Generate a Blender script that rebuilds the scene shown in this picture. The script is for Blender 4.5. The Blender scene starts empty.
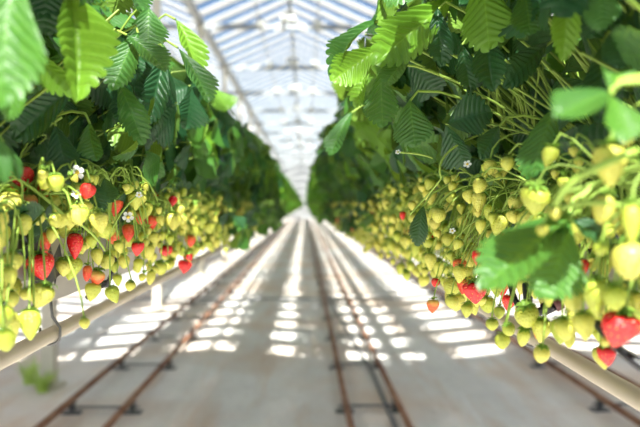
import bpy, math, random
from mathutils import Vector, Matrix, Quaternion
from math import sin, cos, pi, radians, sqrt, exp
R = random.Random(11)
S = bpy.context.scene
COL = S.collection

# ------------------------------------------------------------------ camera, sky, sun, exposure
H = 1.6                     # eye height above the floor
F = 700.0                   # focal length in pixels of a 640 px wide frame
VX, VY = 305.0, 205.0       # where the rows vanish
cam_d = bpy.data.cameras.new('camera'); cam = bpy.data.objects.new('camera', cam_d); COL.objects.link(cam)
cam.location = (0, 0, H)
cam.rotation_euler = (radians(90) - math.atan(8.5 / F), 0, -math.atan(15.0 / F))
cam_d.sensor_width = 36.0; cam_d.lens = F * 36.0 / 640.0
cam_d.clip_start = 0.02; cam_d.clip_end = 400
cam_d.dof.use_dof = True; cam_d.dof.focus_distance = 1.02; cam_d.dof.aperture_fstop = 3.9
S.camera = cam

W = bpy.data.worlds.new('world'); S.world = W; W.use_nodes = True
wn, wl = W.node_tree.nodes, W.node_tree.links
bg = wn['Background']
sky = wn.new('ShaderNodeTexSky'); sky.sky_type = 'NISHITA'; sky.sun_disc = False
sky.sun_elevation = radians(45); sky.sun_rotation = radians(165); sky.dust_density = 0.1; sky.ozone_density = 3.0; sky.altitude = 2000
wl.new(sky.outputs[0], bg.inputs['Color']); bg.inputs['Strength'].default_value = 0.06

SUN_DIR = Vector((-0.11, 1.0, -1.0)).normalized()       # the way the light travels
sun_d = bpy.data.lights.new('sun', 'SUN'); sun = bpy.data.objects.new('sun', sun_d); COL.objects.link(sun)
sun.rotation_euler = SUN_DIR.to_track_quat('-Z', 'Y').to_euler()
sun_d.energy = 7.6; sun_d.angle = radians(0.6); sun_d.color = (1.0, 0.95, 0.86)

S.view_settings.view_transform = 'Standard'; S.view_settings.look = 'None'
S.view_settings.exposure = 1.32; S.view_settings.gamma = 1.0; S.view_settings.use_curve_mapping = False
S.cycles.max_bounces = 10; S.cycles.transparent_max_bounces = 16
S.cycles.diffuse_bounces = 5; S.cycles.transmission_bounces = 6
S.cycles.sample_clamp_indirect = 6.0

def at(px, py, Y):
    """the point at distance Y down the aisle that the photograph shows at a pixel"""
    return Vector((Y * (px - VX) / F, Y, H + Y * (VY - py) / F))

# ------------------------------------------------------------------ materials
def srgb(r, g, b):
    f = lambda c: (c / 12.92 if c <= .04045 else ((c + .055) / 1.055) ** 2.4)
    return (f(r / 255.), f(g / 255.), f(b / 255.), 1.0)

class NT:
    def __init__(s, name):
        s.m = bpy.data.materials.new(name); s.m.use_nodes = True
        s.n, s.l = s.m.node_tree.nodes, s.m.node_tree.links
        s.p = s.n['Principled BSDF']; s.out = s.n['Material Output']
    def new(s, t, **kw):
        o = s.n.new(t)
        for k, v in kw.items():
            if hasattr(o, k): setattr(o, k, v)
            else: o.inputs[k].default_value = v
        return o
    def link(s, a, b): s.l.new(a, b)
    def math(s, op, a, b=None, c=None):
        o = s.n.new('ShaderNodeMath'); o.operation = op
        for i, v in enumerate((a, b, c)):
            if v is None: continue
            if isinstance(v, (int, float)): o.inputs[i].default_value = v
            else: s.l.new(v, o.inputs[i])
        return o.outputs[0]
    def mix(s, fac, a, b, mode='MIX'):
        o = s.n.new('ShaderNodeMix'); o.data_type = 'RGBA'; o.blend_type = mode
        for i, v in ((0, fac), (6, a), (7, b)):
            if isinstance(v, (int, float, tuple)): o.inputs[i].default_value = v
            else: s.l.new(v, o.inputs[i])
        return o.outputs[2]
    def ramp(s, fac, stops):
        o = s.n.new('ShaderNodeValToRGB'); e = o.color_ramp.elements
        e[0].position, e[0].color = stops[0]; e[1].position, e[1].color = stops[-1]
        for p, c in stops[1:-1]:
            k = e.new(p); k.color = c
        s.l.new(fac, o.inputs[0]); return o.outputs[0]
    def noise(s, scale, detail=3, vec=None, rough=.5):
        o = s.n.new('ShaderNodeTexNoise'); o.inputs['Scale'].default_value = scale
        o.inputs['Detail'].default_value = detail; o.inputs['Roughness'].default_value = rough
        if vec is not None: s.l.new(vec, o.inputs['Vector'])
        return o.outputs[0]
    def bump(s, h, strength, dist):
        o = s.n.new('ShaderNodeBump'); o.inputs['Strength'].default_value = strength; o.inputs['Distance'].default_value = dist
        s.l.new(h, o.inputs['Height']); s.l.new(o.outputs[0], s.p.inputs['Normal']); return o.outputs[0]

def simple(name, col, rough=.6, metal=0.0, var=.12, scale=20, bump=0, spec=.4):
    t = NT(name); tc = t.new('ShaderNodeTexCoord').outputs['Object']
    n = t.noise(scale, 4, tc)
    c = t.mix(n, tuple(x * (1 - var) for x in col[:3]) + (1,), tuple(min(1, x * (1 + var)) for x in col[:3]) + (1,))
    t.link(c, t.p.inputs['Base Color']); t.p.inputs['Roughness'].default_value = rough; t.p.inputs['Metallic'].default_value = metal
    t.p.inputs['Specular IOR Level'].default_value = spec
    if bump: t.bump(n, bump, .01)
    return t.m

def leaf_material(name, up_dark, up_light, under, veins=True, trans=.28):
    t = NT(name)
    uv = t.new('ShaderNodeTexCoord').outputs['UV']
    sep = t.new('ShaderNodeSeparateXYZ'); t.link(uv, sep.inputs[0])
    oi = t.new('ShaderNodeObjectInfo').outputs['Random']
    col = t.mix(oi, up_dark, up_light)
    tc = t.new('ShaderNodeTexCoord').outputs['Object']
    col = t.mix(t.math('MULTIPLY', t.noise(22, 3, tc), .5), col, up_light)
    und = t.mix(t.math('MULTIPLY', oi, .5), under, up_light)
    if veins:
        s = t.math('ABSOLUTE', t.math('SUBTRACT', t.math('MULTIPLY', sep.outputs[0], 2), 1))
        ph = t.math('ABSOLUTE', t.math('SUBTRACT', t.math('FRACT', t.math('MULTIPLY', sep.outputs[1], 9.0)), .5))   # .5 on a side vein
        side = t.math('MULTIPLY', t.math('SMOOTH_MAX', t.math('SUBTRACT', ph, .44), 0, .02), 12.0)
        mid = t.math('LESS_THAN', s, .035)
        v = t.math('MINIMUM', t.math('ADD', side, mid), 1)
        col = t.mix(t.math('MULTIPLY', v, .55), col, (up_light[0] * 1.5, up_light[1] * 1.35, up_light[2] * 1.5, 1))
        und = t.mix(t.math('MULTIPLY', v, .5), und, (under[0] * 1.4, under[1] * 1.3, under[2] * 1.4, 1))
        net = t.new('ShaderNodeTexVoronoi', Scale=16.0); t.link(tc, net.inputs['Vector'])
        col = t.mix(t.math('MULTIPLY', t.ramp(net.outputs['Distance'], [(.15, (0, 0, 0, 1)), (.7, (1, 1, 1, 1))]), .35), col, up_dark)
        hgt = t.math('ADD', t.math('MULTIPLY', v, -1.0), t.math('MULTIPLY', net.outputs['Distance'], -.25))
        t.bump(hgt, .5, .0022)
    geo = t.new('ShaderNodeNewGeometry')
    col = t.mix(geo.outputs['Backfacing'], col, und)
    t.link(col, t.p.inputs['Base Color'])
    t.p.inputs['Roughness'].default_value = .40; t.p.inputs['Specular IOR Level'].default_value = .38
    tr = t.new('ShaderNodeBsdfTranslucent')
    tcol = t.mix(.6, col, (.30, .47, .04, 1)); t.link(tcol, tr.inputs['Color'])
    ms = t.new('ShaderNodeMixShader'); ms.inputs[0].default_value = trans
    t.link(t.p.outputs[0], ms.inputs[1]); t.link(tr.outputs[0], ms.inputs[2]); t.link(ms.outputs[0], t.out.inputs[0])
    return t.m

M = {}
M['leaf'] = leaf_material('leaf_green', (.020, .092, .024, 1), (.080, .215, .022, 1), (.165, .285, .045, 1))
M['leaf_dark'] = leaf_material('leaf_deep_shade_green', (.009, .048, .020, 1), (.022, .088, .024, 1), (.10, .20, .04, 1), trans=.20)  # for deep green leaves; also puts shade into inner and low ones
M['leaf_pale'] = leaf_material('leaf_fresh_green', (.11, .26, .022, 1), (.18, .36, .028, 1), (.24, .38, .05, 1), trans=.40)
M['leaf_far'] = leaf_material('leaf_green_plain', (.045, .19, .028, 1), (.15, .36, .03, 1), (.21, .38, .05, 1), veins=False)

def berry_material(name, c_lo, c_hi, seed_col, blush=None, seeds=True, rough=.38):
    t = NT(name); tc = t.new('ShaderNodeTexCoord').outputs['Object']
    oi = t.new('ShaderNodeObjectInfo').outputs['Random']
    col = t.mix(oi, c_lo, c_hi)
    if blush:
        sp = t.new('ShaderNodeSeparateXYZ'); t.link(tc, sp.inputs[0])
        f = t.math('ADD', t.math('MULTIPLY', sp.outputs[2], -1.1), t.math('MULTIPLY', t.noise(2.2, 2, tc), .9))
        col = t.mix(t.ramp(f, [(.45, (0, 0, 0, 1)), (.95, (1, 1, 1, 1))]), col, blush)
    if seeds:
        v = t.new('ShaderNodeTexVoronoi', Scale=8.5); v.inputs['Randomness'].default_value = .55; t.link(tc, v.inputs['Vector'])
        dot = t.math('LESS_THAN', v.outputs['Distance'], .20)
        col = t.mix(t.math('MULTIPLY', dot, .75), col, seed_col)
        pit = t.math('SMOOTH_MIN', v.outputs['Distance'], .45, .1)
        t.bump(pit, .35, .03)
    t.link(col, t.p.inputs['Base Color']); t.p.inputs['Roughness'].default_value = rough
    t.p.inputs['Subsurface Weight'].default_value = .15; t.p.inputs['Subsurface Radius'].default_value = (.006, .004, .002)
    t.p.inputs['Subsurface Scale'].default_value = 1.0
    return t.m
M['berry_unripe'] = berry_material('unripe_berry', (.38, .46, .040, 1), (.60, .57, .10, 1), (.44, .40, .05, 1))
M['berry_turning'] = berry_material('turning_berry', (.60, .52, .11, 1), (.70, .45, .12, 1), (.65, .48, .12, 1), blush=(.72, .10, .025, 1))
M['berry_orange'] = berry_material('orange_red_berry', (.70, .14, .025, 1), (.75, .22, .04, 1), (.75, .42, .08, 1), blush=(.70, .05, .02, 1))
M['berry_red'] = berry_material('ripe_berry', (.64, .012, .018, 1), (.72, .03, .022, 1), (.78, .38, .09, 1), rough=.25)
M['berry_far'] = berry_material('unripe_berry_plain', (.29, .34, .035, 1), (.44, .42, .055, 1), (0, 0, 0, 1), seeds=False)
M['berry_far_red'] = berry_material('ripe_berry_plain', (.66, .05, .02, 1), (.72, .03, .02, 1), (0, 0, 0, 1), seeds=False)
M['calyx'] = simple('calyx_green', (.22, .38, .05, 1), .55)
M['stalk'] = simple('stalk_yellow_green', (.25, .37, .055, 1), .5, var=.25, scale=30)
M['petiole'] = simple('petiole_green', (.18, .27, .035, 1), .5, var=.3, scale=25)
M['petal'] = simple('petal_white', (.85, .85, .80, 1), .5, var=.03)
M['anther'] = simple('anther_yellow', (.70, .50, .04, 1), .6)
M['crown'] = simple('crown_brown', (.10, .09, .04, 1), .8)

def gutter_mat():
    t = NT('gutter_coated_steel'); tc = t.new('ShaderNodeTexCoord').outputs['Object']
    n = t.noise(6, 5, tc); c = t.mix(n, (.29, .27, .245, 1), (.37, .35, .315, 1))
    t.link(c, t.p.inputs['Base Color']); t.p.inputs['Roughness'].default_value = .36; t.p.inputs['Metallic'].default_value = .1
    return t.m
M['gutter'] = gutter_mat()
M['pipe'] = simple('pipe_cream_paint', (.50, .44, .35, 1), .4, var=.14, scale=14)
M['post'] = simple('post_cream_paint', (.72, .66, .54, 1), .5, var=.06, scale=5)
M['steel'] = simple('galvanised_steel', (.32, .33, .34, 1), .45, metal=.6, var=.15)
M['dark_steel'] = simple('dark_grey_steel', (.13, .13, .13, 1), .5, metal=.3)
M['black'] = simple('black_plastic', (.012, .012, .015, 1), .38)
M['bag'] = simple('substrate_bag_plastic', (.06, .06, .065, 1), .45, bump=.4, scale=40)
M['bagwhite'] = simple('substrate_bag_white', (.62, .60, .58, 1), .45)
M['maroon'] = simple('maroon_plastic', (.10, .03, .03, 1), .45)
M['soil'] = simple('coir_substrate', (.05, .03, .018, 1), .95, bump=.6, scale=90)
M['alu'] = simple('white_aluminium', (.5, .51, .52, 1), .45, var=.04)
M['grass'] = simple('weed_green', (.55, .74, .16, 1), .6, var=.3, scale=40)
M['hose'] = simple('grey_tube', (.24, .24, .25, 1), .6)

def rust_mat():
    t = NT('rusty_rail_pipe'); tc = t.new('ShaderNodeTexCoord').outputs['Object']
    n = t.noise(2.6, 6, tc, .65); n2 = t.noise(60, 3, tc)
    c = t.ramp(n, [(.30, (.13, .05, .03, 1)), (.5, (.34, .15, .08, 1)), (.66, (.52, .30, .19, 1)), (.8, (.55, .46, .38, 1))])
    c = t.mix(t.math('MULTIPLY', n2, .5), c, (.16, .06, .03, 1))
    t.link(c, t.p.inputs['Base Color']); t.p.inputs['Roughness'].default_value = .7; t.bump(n2, .3, .003)
    return t.m
M['rust'] = rust_mat()

def floor_mat():
    t = NT('white_ground_cover'); tc = t.new('ShaderNodeTexCoord').outputs['Object']
    mp = t.new('ShaderNodeMapping'); mp.inputs['Scale'].default_value = (1.6, .55, 1); t.link(tc, mp.inputs[0])
    n = t.noise(1.3, 6, mp.outputs[0], .62); n2 = t.noise(.5, 4, tc); n3 = t.noise(9, 5, tc, .7)
    c = t.mix(t.ramp(n, [(.36, (0, 0, 0, 1)), (.66, (1, 1, 1, 1))]), (.93, .90, .87, 1), (.80, .77, .74, 1))
    c = t.mix(t.math('MULTIPLY', t.ramp(n2, [(.46, (0, 0, 0, 1)), (.64, (1, 1, 1, 1))]), .75), c, (.80, .62, .48, 1))
    c = t.mix(t.math('MULTIPLY', t.ramp(n3, [(.56, (0, 0, 0, 1)), (.74, (1, 1, 1, 1))]), .35), c, (.46, .42, .38, 1))
    t.link(c, t.p.inputs['Base Color']); t.p.inputs['Roughness'].default_value = .75
    mp2 = t.new('ShaderNodeMapping'); mp2.inputs['Scale'].default_value = (3.0, .35, 1); t.link(tc, mp2.inputs[0])
    n4 = t.noise(1.0, 5, mp2.outputs[0], .6)
    c = t.mix(t.math('MULTIPLY', t.ramp(n4, [(.50, (0, 0, 0, 1)), (.66, (1, 1, 1, 1))]), .6), c, (.72, .52, .38, 1))
    t.link(c, t.p.inputs['Base Color'])
    w = t.noise(3.2, 4, mp.outputs[0]); t.bump(t.math('ADD', w, t.math('MULTIPLY', n3, .3)), .5, .05)
    return t.m
M['floor'] = floor_mat()

def pane_mat(name, white):
    t = NT(name); tr = t.new('ShaderNodeBsdfTransparent'); ms = t.new('ShaderNodeMixShader')
    if white:
        tc = t.new('ShaderNodeTexCoord').outputs['Object']
        tl = t.new('ShaderNodeBsdfTranslucent'); tl.inputs[0].default_value = (.60, .60, .595, 1)
        df = t.new('ShaderNodeBsdfDiffuse'); df.inputs[0].default_value = (.8, .8, .8, 1)
        m2 = t.new('ShaderNodeMixShader'); m2.inputs[0].default_value = .35
        t.link(tl.outputs[0], m2.inputs[1]); t.link(df.outputs[0], m2.inputs[2])
        t.link(t.math('ADD', t.math('MULTIPLY', t.noise(1.5, 3, tc), .3), .74), ms.inputs[0])
        t.link(tr.outputs[0], ms.inputs[1]); t.link(m2.outputs[0], ms.inputs[2])
    else:
        tr.inputs[0].default_value = (.93, .96, .97, 1)
        gl = t.new('ShaderNodeBsdfGlossy'); gl.inputs['Roughness'].default_value = .05
        ms.inputs[0].default_value = .05
        t.link(tr.outputs[0], ms.inputs[1]); t.link(gl.outputs[0], ms.inputs[2])
    t.link(ms.outputs[0], t.out.inputs[0]); return t.m
M['glass'] = pane_mat('clear_roof_glass', False)
M['whitewash'] = pane_mat('whitewashed_roof_glass', True)

# ------------------------------------------------------------------ mesh helpers
class MB:
    def __init__(s): s.v, s.f, s.mi, s.uv = [], [], [], []
    def quadgrid(s, pts, uvs=None, mi=0, closed=False):
        """pts[i][j] grid -> quads"""
        b = len(s.v); ni, nj = len(pts), len(pts[0])
        for i in range(ni):
            for j in range(nj):
                s.v.append(tuple(pts[i][j])); s.uv.append(uvs[i][j] if uvs else (0, 0))
        for i in range(ni - 1):
            for j in range(nj if closed else nj - 1):
                k = (j + 1) % nj
                s.f.append((b + i * nj + j, b + i * nj + k, b + (i + 1) * nj + k, b + (i + 1) * nj + j)); s.mi.append(mi)
    def box(s, c, d, mi=0, rot=None):
        b = len(s.v)
        for x in (-.5, .5):
            for y in (-.5, .5):
                for z in (-.5, .5):
                    p = Vector((x * d[0], y * d[1], z * d[2]))
                    if rot is not None: p = rot @ p
                    p = p + Vector(c); s.v.append(tuple(p)); s.uv.append((0, 0))
        for q in ((0, 1, 3, 2), (4, 6, 7, 5), (0, 4, 5, 1), (2, 3, 7, 6), (0, 2, 6, 4), (1, 5, 7, 3)):
            s.f.append(tuple(b + i for i in q)); s.mi.append(mi)
    def tube(s, path, r, n=6, mi=0, cap=True):
        path = [Vector(p) for p in path]; m = len(path)
        rr = r if isinstance(r, (list, tuple)) else [r] * m
        t0 = (path[1] - path[0]).normalized()
        a = t0.orthogonal().normalized(); b0 = len(s.v)
        for i, p in enumerate(path):
            t = (path[min(i + 1, m - 1)] - path[max(i - 1, 0)]).normalized()
            a = (a - t * a.dot(t)); a = a.normalized() if a.length > 1e-6 else t.orthogonal().normalized()
            b = t.cross(a)
            for k in range(n):
                an = 2 * pi * k / n
                s.v.append(tuple(p + (a * cos(an) + b * sin(an)) * rr[i])); s.uv.append((0, 0))
        for i in range(m - 1):
            for k in range(n):
                k2 = (k + 1) % n
                s.f.append((b0 + i * n + k, b0 + i * n + k2, b0 + (i + 1) * n + k2, b0 + (i + 1) * n + k)); s.mi.append(mi)
        if cap:
            s.f.append(tuple(b0 + k for k in reversed(range(n)))); s.mi.append(mi)
            s.f.append(tuple(b0 + (m - 1) * n + k for k in range(n))); s.mi.append(mi)
    def add(s, o, mat=None, mi=None):
        b = len(s.v)
        s.v.extend(tuple(mat @ Vector(p)) for p in o.v) if mat is not None else s.v.extend(o.v)
        s.uv.extend(o.uv); s.f.extend(tuple(b + i for i in f) for f in o.f)
        s.mi.extend(o.mi if mi is None else [mi] * len(o.f))
    def mesh(s, name, mats, smooth=True):
        me = bpy.data.meshes.new(name); me.from_pydata(s.v, [], s.f)
        for m in mats: me.materials.append(M[m] if isinstance(m, str) else m)
        if any(s.mi): me.polygons.foreach_set('material_index', s.mi)
        ul = me.uv_layers.new(name='UVMap')
        li = [0] * len(me.loops); me.loops.foreach_get('vertex_index', li)
        flat = []
        for i in li: flat.extend(s.uv[i])
        ul.data.foreach_set('uv', flat)
        me.polygons.foreach_set('use_smooth', [smooth] * len(me.polygons))
        me.update(); return me

def obj(name, me, parent=None, loc=(0, 0, 0), mat=None, label=None):
    """link a mesh (or None for an Empty); loc / mat are world values, parents are never turned"""
    o = bpy.data.objects.new(name, me); COL.objects.link(o)
    m = mat.copy() if mat is not None else Matrix.Translation(Vector(loc))
    if parent is not None:
        o.parent = parent
        m.translation = m.translation - world_loc(parent)
    o.matrix_basis = m
    if label: o['label'] = label
    return o
WL = {}
def world_loc(o):
    p = o.matrix_basis.translation.copy(); q = o.parent
    while q is not None: p = p + q.matrix_basis.translation; q = q.parent
    return p
def tag(o, label=None, cat=None, group=None, kind=None):
    for k, v in (('label', label), ('category', cat), ('group', group), ('kind', kind)):
        if v: o[k] = v
    return o
def frame(loc, ydir, zdir, scale=1.0):
    y = Vector(ydir).normalized(); z = Vector(zdir); z = z - y * z.dot(y)
    if z.length < 1e-4: z = y.orthogonal()
    z.normalize(); x = y.cross(z)
    sc = scale if isinstance(scale, (tuple, list)) else (scale,) * 3
    m = Matrix((x * sc[0], y * sc[1], z * sc[2])).transposed().to_4x4(); m.translation = Vector(loc); return m
def bez(a, b, c, d, n):
    a, b, c, d = map(Vector, (a, b, c, d)); o = []
    for i in range(n + 1):
        t = i / n; u = 1 - t
        o.append(a * u ** 3 + b * 3 * u * u * t + c * 3 * u * t * t + d * t ** 3)
    return o

# ------------------------------------------------------------------ floor, walls, roof
FLOOR_Y0, FLOOR_Y1 = -5.3, 82.0
GUT = [-9.85, -6.05, -2.25, 1.55, 5.35, 9.15]       # valley gutters, 3.8 m apart
ZG, ZR = H + 3.95, H + 4.80                         # gutter height, ridge height
mb = MB(); mb.box((-.35, (FLOOR_Y0 + FLOOR_Y1) / 2, -.05), (19.2, FLOOR_Y1 - FLOOR_Y0, .10))
floor = tag(obj('floor', mb.mesh('floor', ['floor'], False)), 'white woven ground cover with dirt stains under the plant rows', 'floor', kind='structure')
def edge_wall(name, c, d, label):
    mb = MB(); mb.box(c, d); return tag(obj(name, mb.mesh(name, ['whitewash'], False)), label, 'wall', kind='structure')
ym = (FLOOR_Y0 + FLOOR_Y1) / 2
edge_wall('wall_left', (-9.92, ym, ZG / 2), (.04, FLOOR_Y1 - FLOOR_Y0, ZG), 'whitewashed glass side wall beyond the left rows')
edge_wall('wall_right', (9.22, ym, ZG / 2), (.04, FLOOR_Y1 - FLOOR_Y0, ZG), 'whitewashed glass side wall beyond the right rows')
def gable(name, y, label, mt='whitewash'):
    mb = MB(); b = 0
    pts = [(-9.85, 0)]
    for i in range(5): pts += [(GUT[i], ZG), ((GUT[i] + GUT[i + 1]) / 2, ZR)]
    pts += [(9.15, ZG), (9.15, 0)]
    n = len(pts)
    for yy in (y, y + .05):
        for x, z in pts: mb.v.append((x, yy, z)); mb.uv.append((0, 0))
    mb.f += [tuple(range(n)), tuple(reversed(range(n, 2 * n)))] + [(i, i + n, (i + 1) % n + n, (i + 1) % n) for i in range(n)]
    mb.mi += [0] * (n + 2)
    return tag(obj(name, mb.mesh(name, [mt], False)), label, 'wall', kind='structure')
gable('wall_back', FLOOR_Y1, 'whitewashed gable wall closing the far end of the greenhouse')
gable('wall_front', FLOOR_Y0, 'clear glass gable wall closing the near end of the greenhouse', 'glass')

ceiling = tag(obj('ceiling', None, loc=(-.35, 0, ZG)), 'glass saddle roof with white bars and alternating clear and whitewashed panes', 'roof', kind='structure')
PP = .84                                             # one clear and one whitewashed pane every 0.84 m
slope_l = sqrt(1.9 ** 2 + (ZR - ZG) ** 2); ang = math.atan2(ZR - ZG, 1.9)
def pane_mesh(name, mat, w):
    mb = MB(); mb.box((0, 0, 0), (slope_l - .06, w, .006)); return mb.mesh(name, [mat], False)
PW = .37
pm_c, pm_w = pane_mesh('clear_pane', 'glass', PP - PW - .03), pane_mesh('white_pane', 'whitewash', PW - .03)
bar_mb = MB(); bar_mb.box((0, 0, 0), (slope_l, .030, .020)); bar_me = bar_mb.mesh('glazing_bar', ['alu'], False)
rest_c, rest_w, rest_b = MB(), MB(), MB()
def box_of(w, h): mb = MB(); mb.box((0, 0, 0), (slope_l - .06, w, h)); return mb
bc, bw, bb = box_of(PP - PW - .03, .006), box_of(PW - .03, .006), box_of(.030, .020)
for si in range(5):
    for sg in (1, -1):
        x0 = GUT[si] if sg == 1 else GUT[si + 1]
        cx = x0 + sg * .95; cz = (ZG + ZR) / 2
        rot = Matrix.Rotation(-ang * sg, 4, 'Y')
        k = 0
        y = FLOOR_Y0
        while y < FLOOR_Y1 - .5:
            single = (si == 2 and 13.5 < y < 32) or (si == 1 and 13.5 < y < 24)
            shade = -2.0 < y < .6; bare = y <= -2.0                     # unseen roof: all whitewash added to shade the floor, clear behind for sun
            for (w, off, me, pb, nm, acc) in ((PP - PW, (PP - PW) / 2, pm_w if shade else pm_c, bc, 'clear_pane', rest_w if shade else rest_c), (PW, PP - PW / 2, pm_w, bw, 'whitewashed_pane', rest_c if bare else rest_w)):
                m = Matrix.Translation((cx, y + off, cz)) @ rot
                if single: obj('pane', me, ceiling, mat=m)
                else: acc.add(pb, m)
            for off in (0, PP - PW):
                m = Matrix.Translation((cx, y + off, cz - .012)) @ rot
                if single: obj('glazing_bar', bar_me, ceiling, mat=m)
                else: rest_b.add(bb, m)
            y += PP
for nm, acc, mt in (('clear_panes', rest_c, 'glass'), ('whitewashed_panes', rest_w, 'whitewash'), ('glazing_bars', rest_b, 'alu')):
    tag(obj(nm, acc.mesh(nm, [mt], False), ceiling), kind='stuff')
L = FLOOR_Y1 - FLOOR_Y0
for si in range(5):
    mb = MB(); mb.box((0, 0, 0), (.07, L, .10)); obj('ridge_beam', mb.mesh('ridge_beam', ['alu'], False), ceiling, loc=((GUT[si] + GUT[si + 1]) / 2, ym, ZR - .01))
for x in GUT:
    mb = MB(); mb.box((0, 0, 0), (.16, L, .05)); mb.box((-.07, 0, .05), (.02, L, .08)); mb.box((.07, 0, .05), (.02, L, .08))
    obj('valley_gutter', mb.mesh('valley_gutter', ['steel'], False), ceiling, loc=(x, ym, ZG - .06))
# trusses: tie beam, struts to the ridge, clamps, two posts
TY = [6.2 + 4.5 * k for k in range(-3, 17)]
tie = MB(); tie.box((0, 0, 0), (3.74, .07, .11)); tie_me = tie.mesh('tie_beam', ['steel'], False)
kp = MB(); kp.tube([(0, 0, 0), (0, 0, ZR - ZG + .02)], .022, 6); kp_me = kp.mesh('king_post', ['steel'], False)
db = MB(); db.tube([(0, 0, 0), (.95, 0, .42)], .02, 6); db.tube([(0, 0, 0), (-.95, 0, .42)], .02, 6); db_me = db.mesh('strut', ['steel'], False)
cl = MB(); cl.box((0, 0, 0), (.16, .10, .17)); cl.tube([(0, -.09, -.02), (0, .09, -.02)], .06, 10); cl_me = cl.mesh('pipe_clamp', ['petal'])
for ty in TY:
    for si in (1, 2, 3):
        xm = (GUT[si] + GUT[si + 1]) / 2
        tb = obj('tie_beam', tie_me, ceiling, loc=(xm, ty, ZG - .10))
        obj('king_post', kp_me, tb, loc=(xm, ty, ZG - .06))
        if si == 2 and ty < 50:
            for dx in (-.62, -.09, .09, .62): obj('pipe_clamp', cl_me, tb, loc=(xm + dx, ty - .02, ZG - .02 + (.10 if abs(dx) < .3 else 0)))
for dx in (-.62, .62):
    mb = MB(); mb.tube([(0, FLOOR_Y0 + .1, 0), (0, FLOOR_Y1 - .1, 0)], .016, 6)
    obj('overhead_pipe', mb.mesh('overhead_pipe', ['alu']), ceiling, loc=(-.35 + dx, 0, ZG - .04))
pmb = MB(); pmb.box((0, 0, ZG / 2 - .04), (.11, .11, ZG - .08)); pmb.box((0, 0, .012), (.22, .22, .024)); post_me = pmb.mesh('post', ['post'], False)
nth = ['first', 'second', 'third', 'fourth', 'fifth', 'sixth', 'seventh', 'eighth', 'ninth', 'tenth', 'eleventh', 'twelfth', 'thirteenth', 'fourteenth', 'fifteenth', 'sixteenth', 'seventeenth', 'eighteenth', 'nineteenth', 'twentieth', 'twenty-first', 'twenty-second', 'twenty-third', 'twenty-fourth', 'twenty-fifth']
for gx, side in ((-2.25, 'left'), (5.35, 'right')):
    for k, ty in enumerate(TY):
        if ty < 1 or ty > 34: continue
        i = sum(1 for t in TY if 1 <= t < ty)
        o = obj('support_post', post_me, loc=(gx, ty, 0))
        if side == 'left' and i in (1, 2):
            lab = ['', 'cream square post with weeds at its foot behind the left pipe', 'cream square post further along behind the left pipe'][i]
        else: lab = '%s cream roof post from the camera on the %s side' % (nth[i], side)
        tag(o, lab, 'post', 'cream roof posts')

# ------------------------------------------------------------------ rail tracks on the floor
def track(xa, xb, label, y0=.8, y1=78):
    root = tag(obj('rail_track', None, loc=((xa + xb) / 2, y0, 0)), label, 'rail track', 'pipe rails on the floor')
    for x in (xa, xb):
        mb = MB(); n = 40
        mb.tube([(R.uniform(-.006, .006), (y1 - y0) * i / n, .105 + R.uniform(-.003, .003)) for i in range(n + 1)], .0255, 8)
        obj('rail_pipe', mb.mesh('rail_pipe', ['rust']), root, loc=(x, y0, 0))
    st = MB(); w = xb - xa
    st.box((0, 0, .045), (w + .10, .035, .012))
    for s in (-1, 1):
        st.box((s * w / 2, 0, .045), (.032, .035, .08)); st.box((s * w / 2, 0, .004), (.14, .10, .008)); st.box((s * w / 2, 0, .082), (.062, .04, .008))
    st_me = st.mesh('rail_support', ['dark_steel'], False)
    y = y0 + .25
    while y < 40:
        obj('rail_support', st_me, root, loc=((xa + xb) / 2, y, 0)); y += 1.45
track(.31, .70, 'rusty pipe rail track below the right plant row')
track(-1.79, -1.33, 'rusty pipe rail track beyond the left plant row')
track(2.30, 2.74, 'rusty pipe rail track beyond the right plant row')
mb = MB(); mb.tube([(.40, 12.3, .018), (.47, 10.2, .018), (.575, 8, .018), (.635, 6.5, .018), (.645, 5.2, .018), (.645, 3.2, .018)], .017, 8)  # slim grey tube on the floor between the rails
tag(obj('grey_tube', mb.mesh('grey_tube', ['hose'])), 'thin grey tube slanting between the two rails under the right row', 'hose')
mb = MB(); mb.tube([(-6, 11.9, .012), (-1, 11.85, .012), (3, 11.9, .012), (7, 11.88, .012)], .014, 6)
tag(obj('cross_hose', mb.mesh('cross_hose', ['hose'])), 'thin dark hose lying straight across the white floor', 'hose')

# weeds at the foot of a post
def tuft(loc, n, h, sp, label):
    mb = MB()
    for i in range(n):
        a = R.uniform(0, 2 * pi); r = R.uniform(0, .05); d = Vector((cos(a), sin(a), 0)); hh = h * R.uniform(.5, 1)
        b = d * r; side = Vector((-d.y, d.x, 0)); pts = []
        for k in range(4):
            t = k / 3; c = b + d * sp * t * t * R.uniform(.7, 1.2) + Vector((0, 0, hh * t)); w = .010 * (1 - t) + .0008
            pts.append([c - side * w, c + side * w])
        mb.quadgrid(pts)
    return tag(obj('weed_tuft', mb.mesh('weed_tuft', ['grass']), loc=loc), label, 'weed')
tuft((-2.25, 6.02, 0), 70, .22, .16, 'light green weed tuft at the foot of the cream post')
tuft((-2.47, 6.3, 0), 50, .25, .12, 'taller weed tuft standing just behind the cream post')

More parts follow.
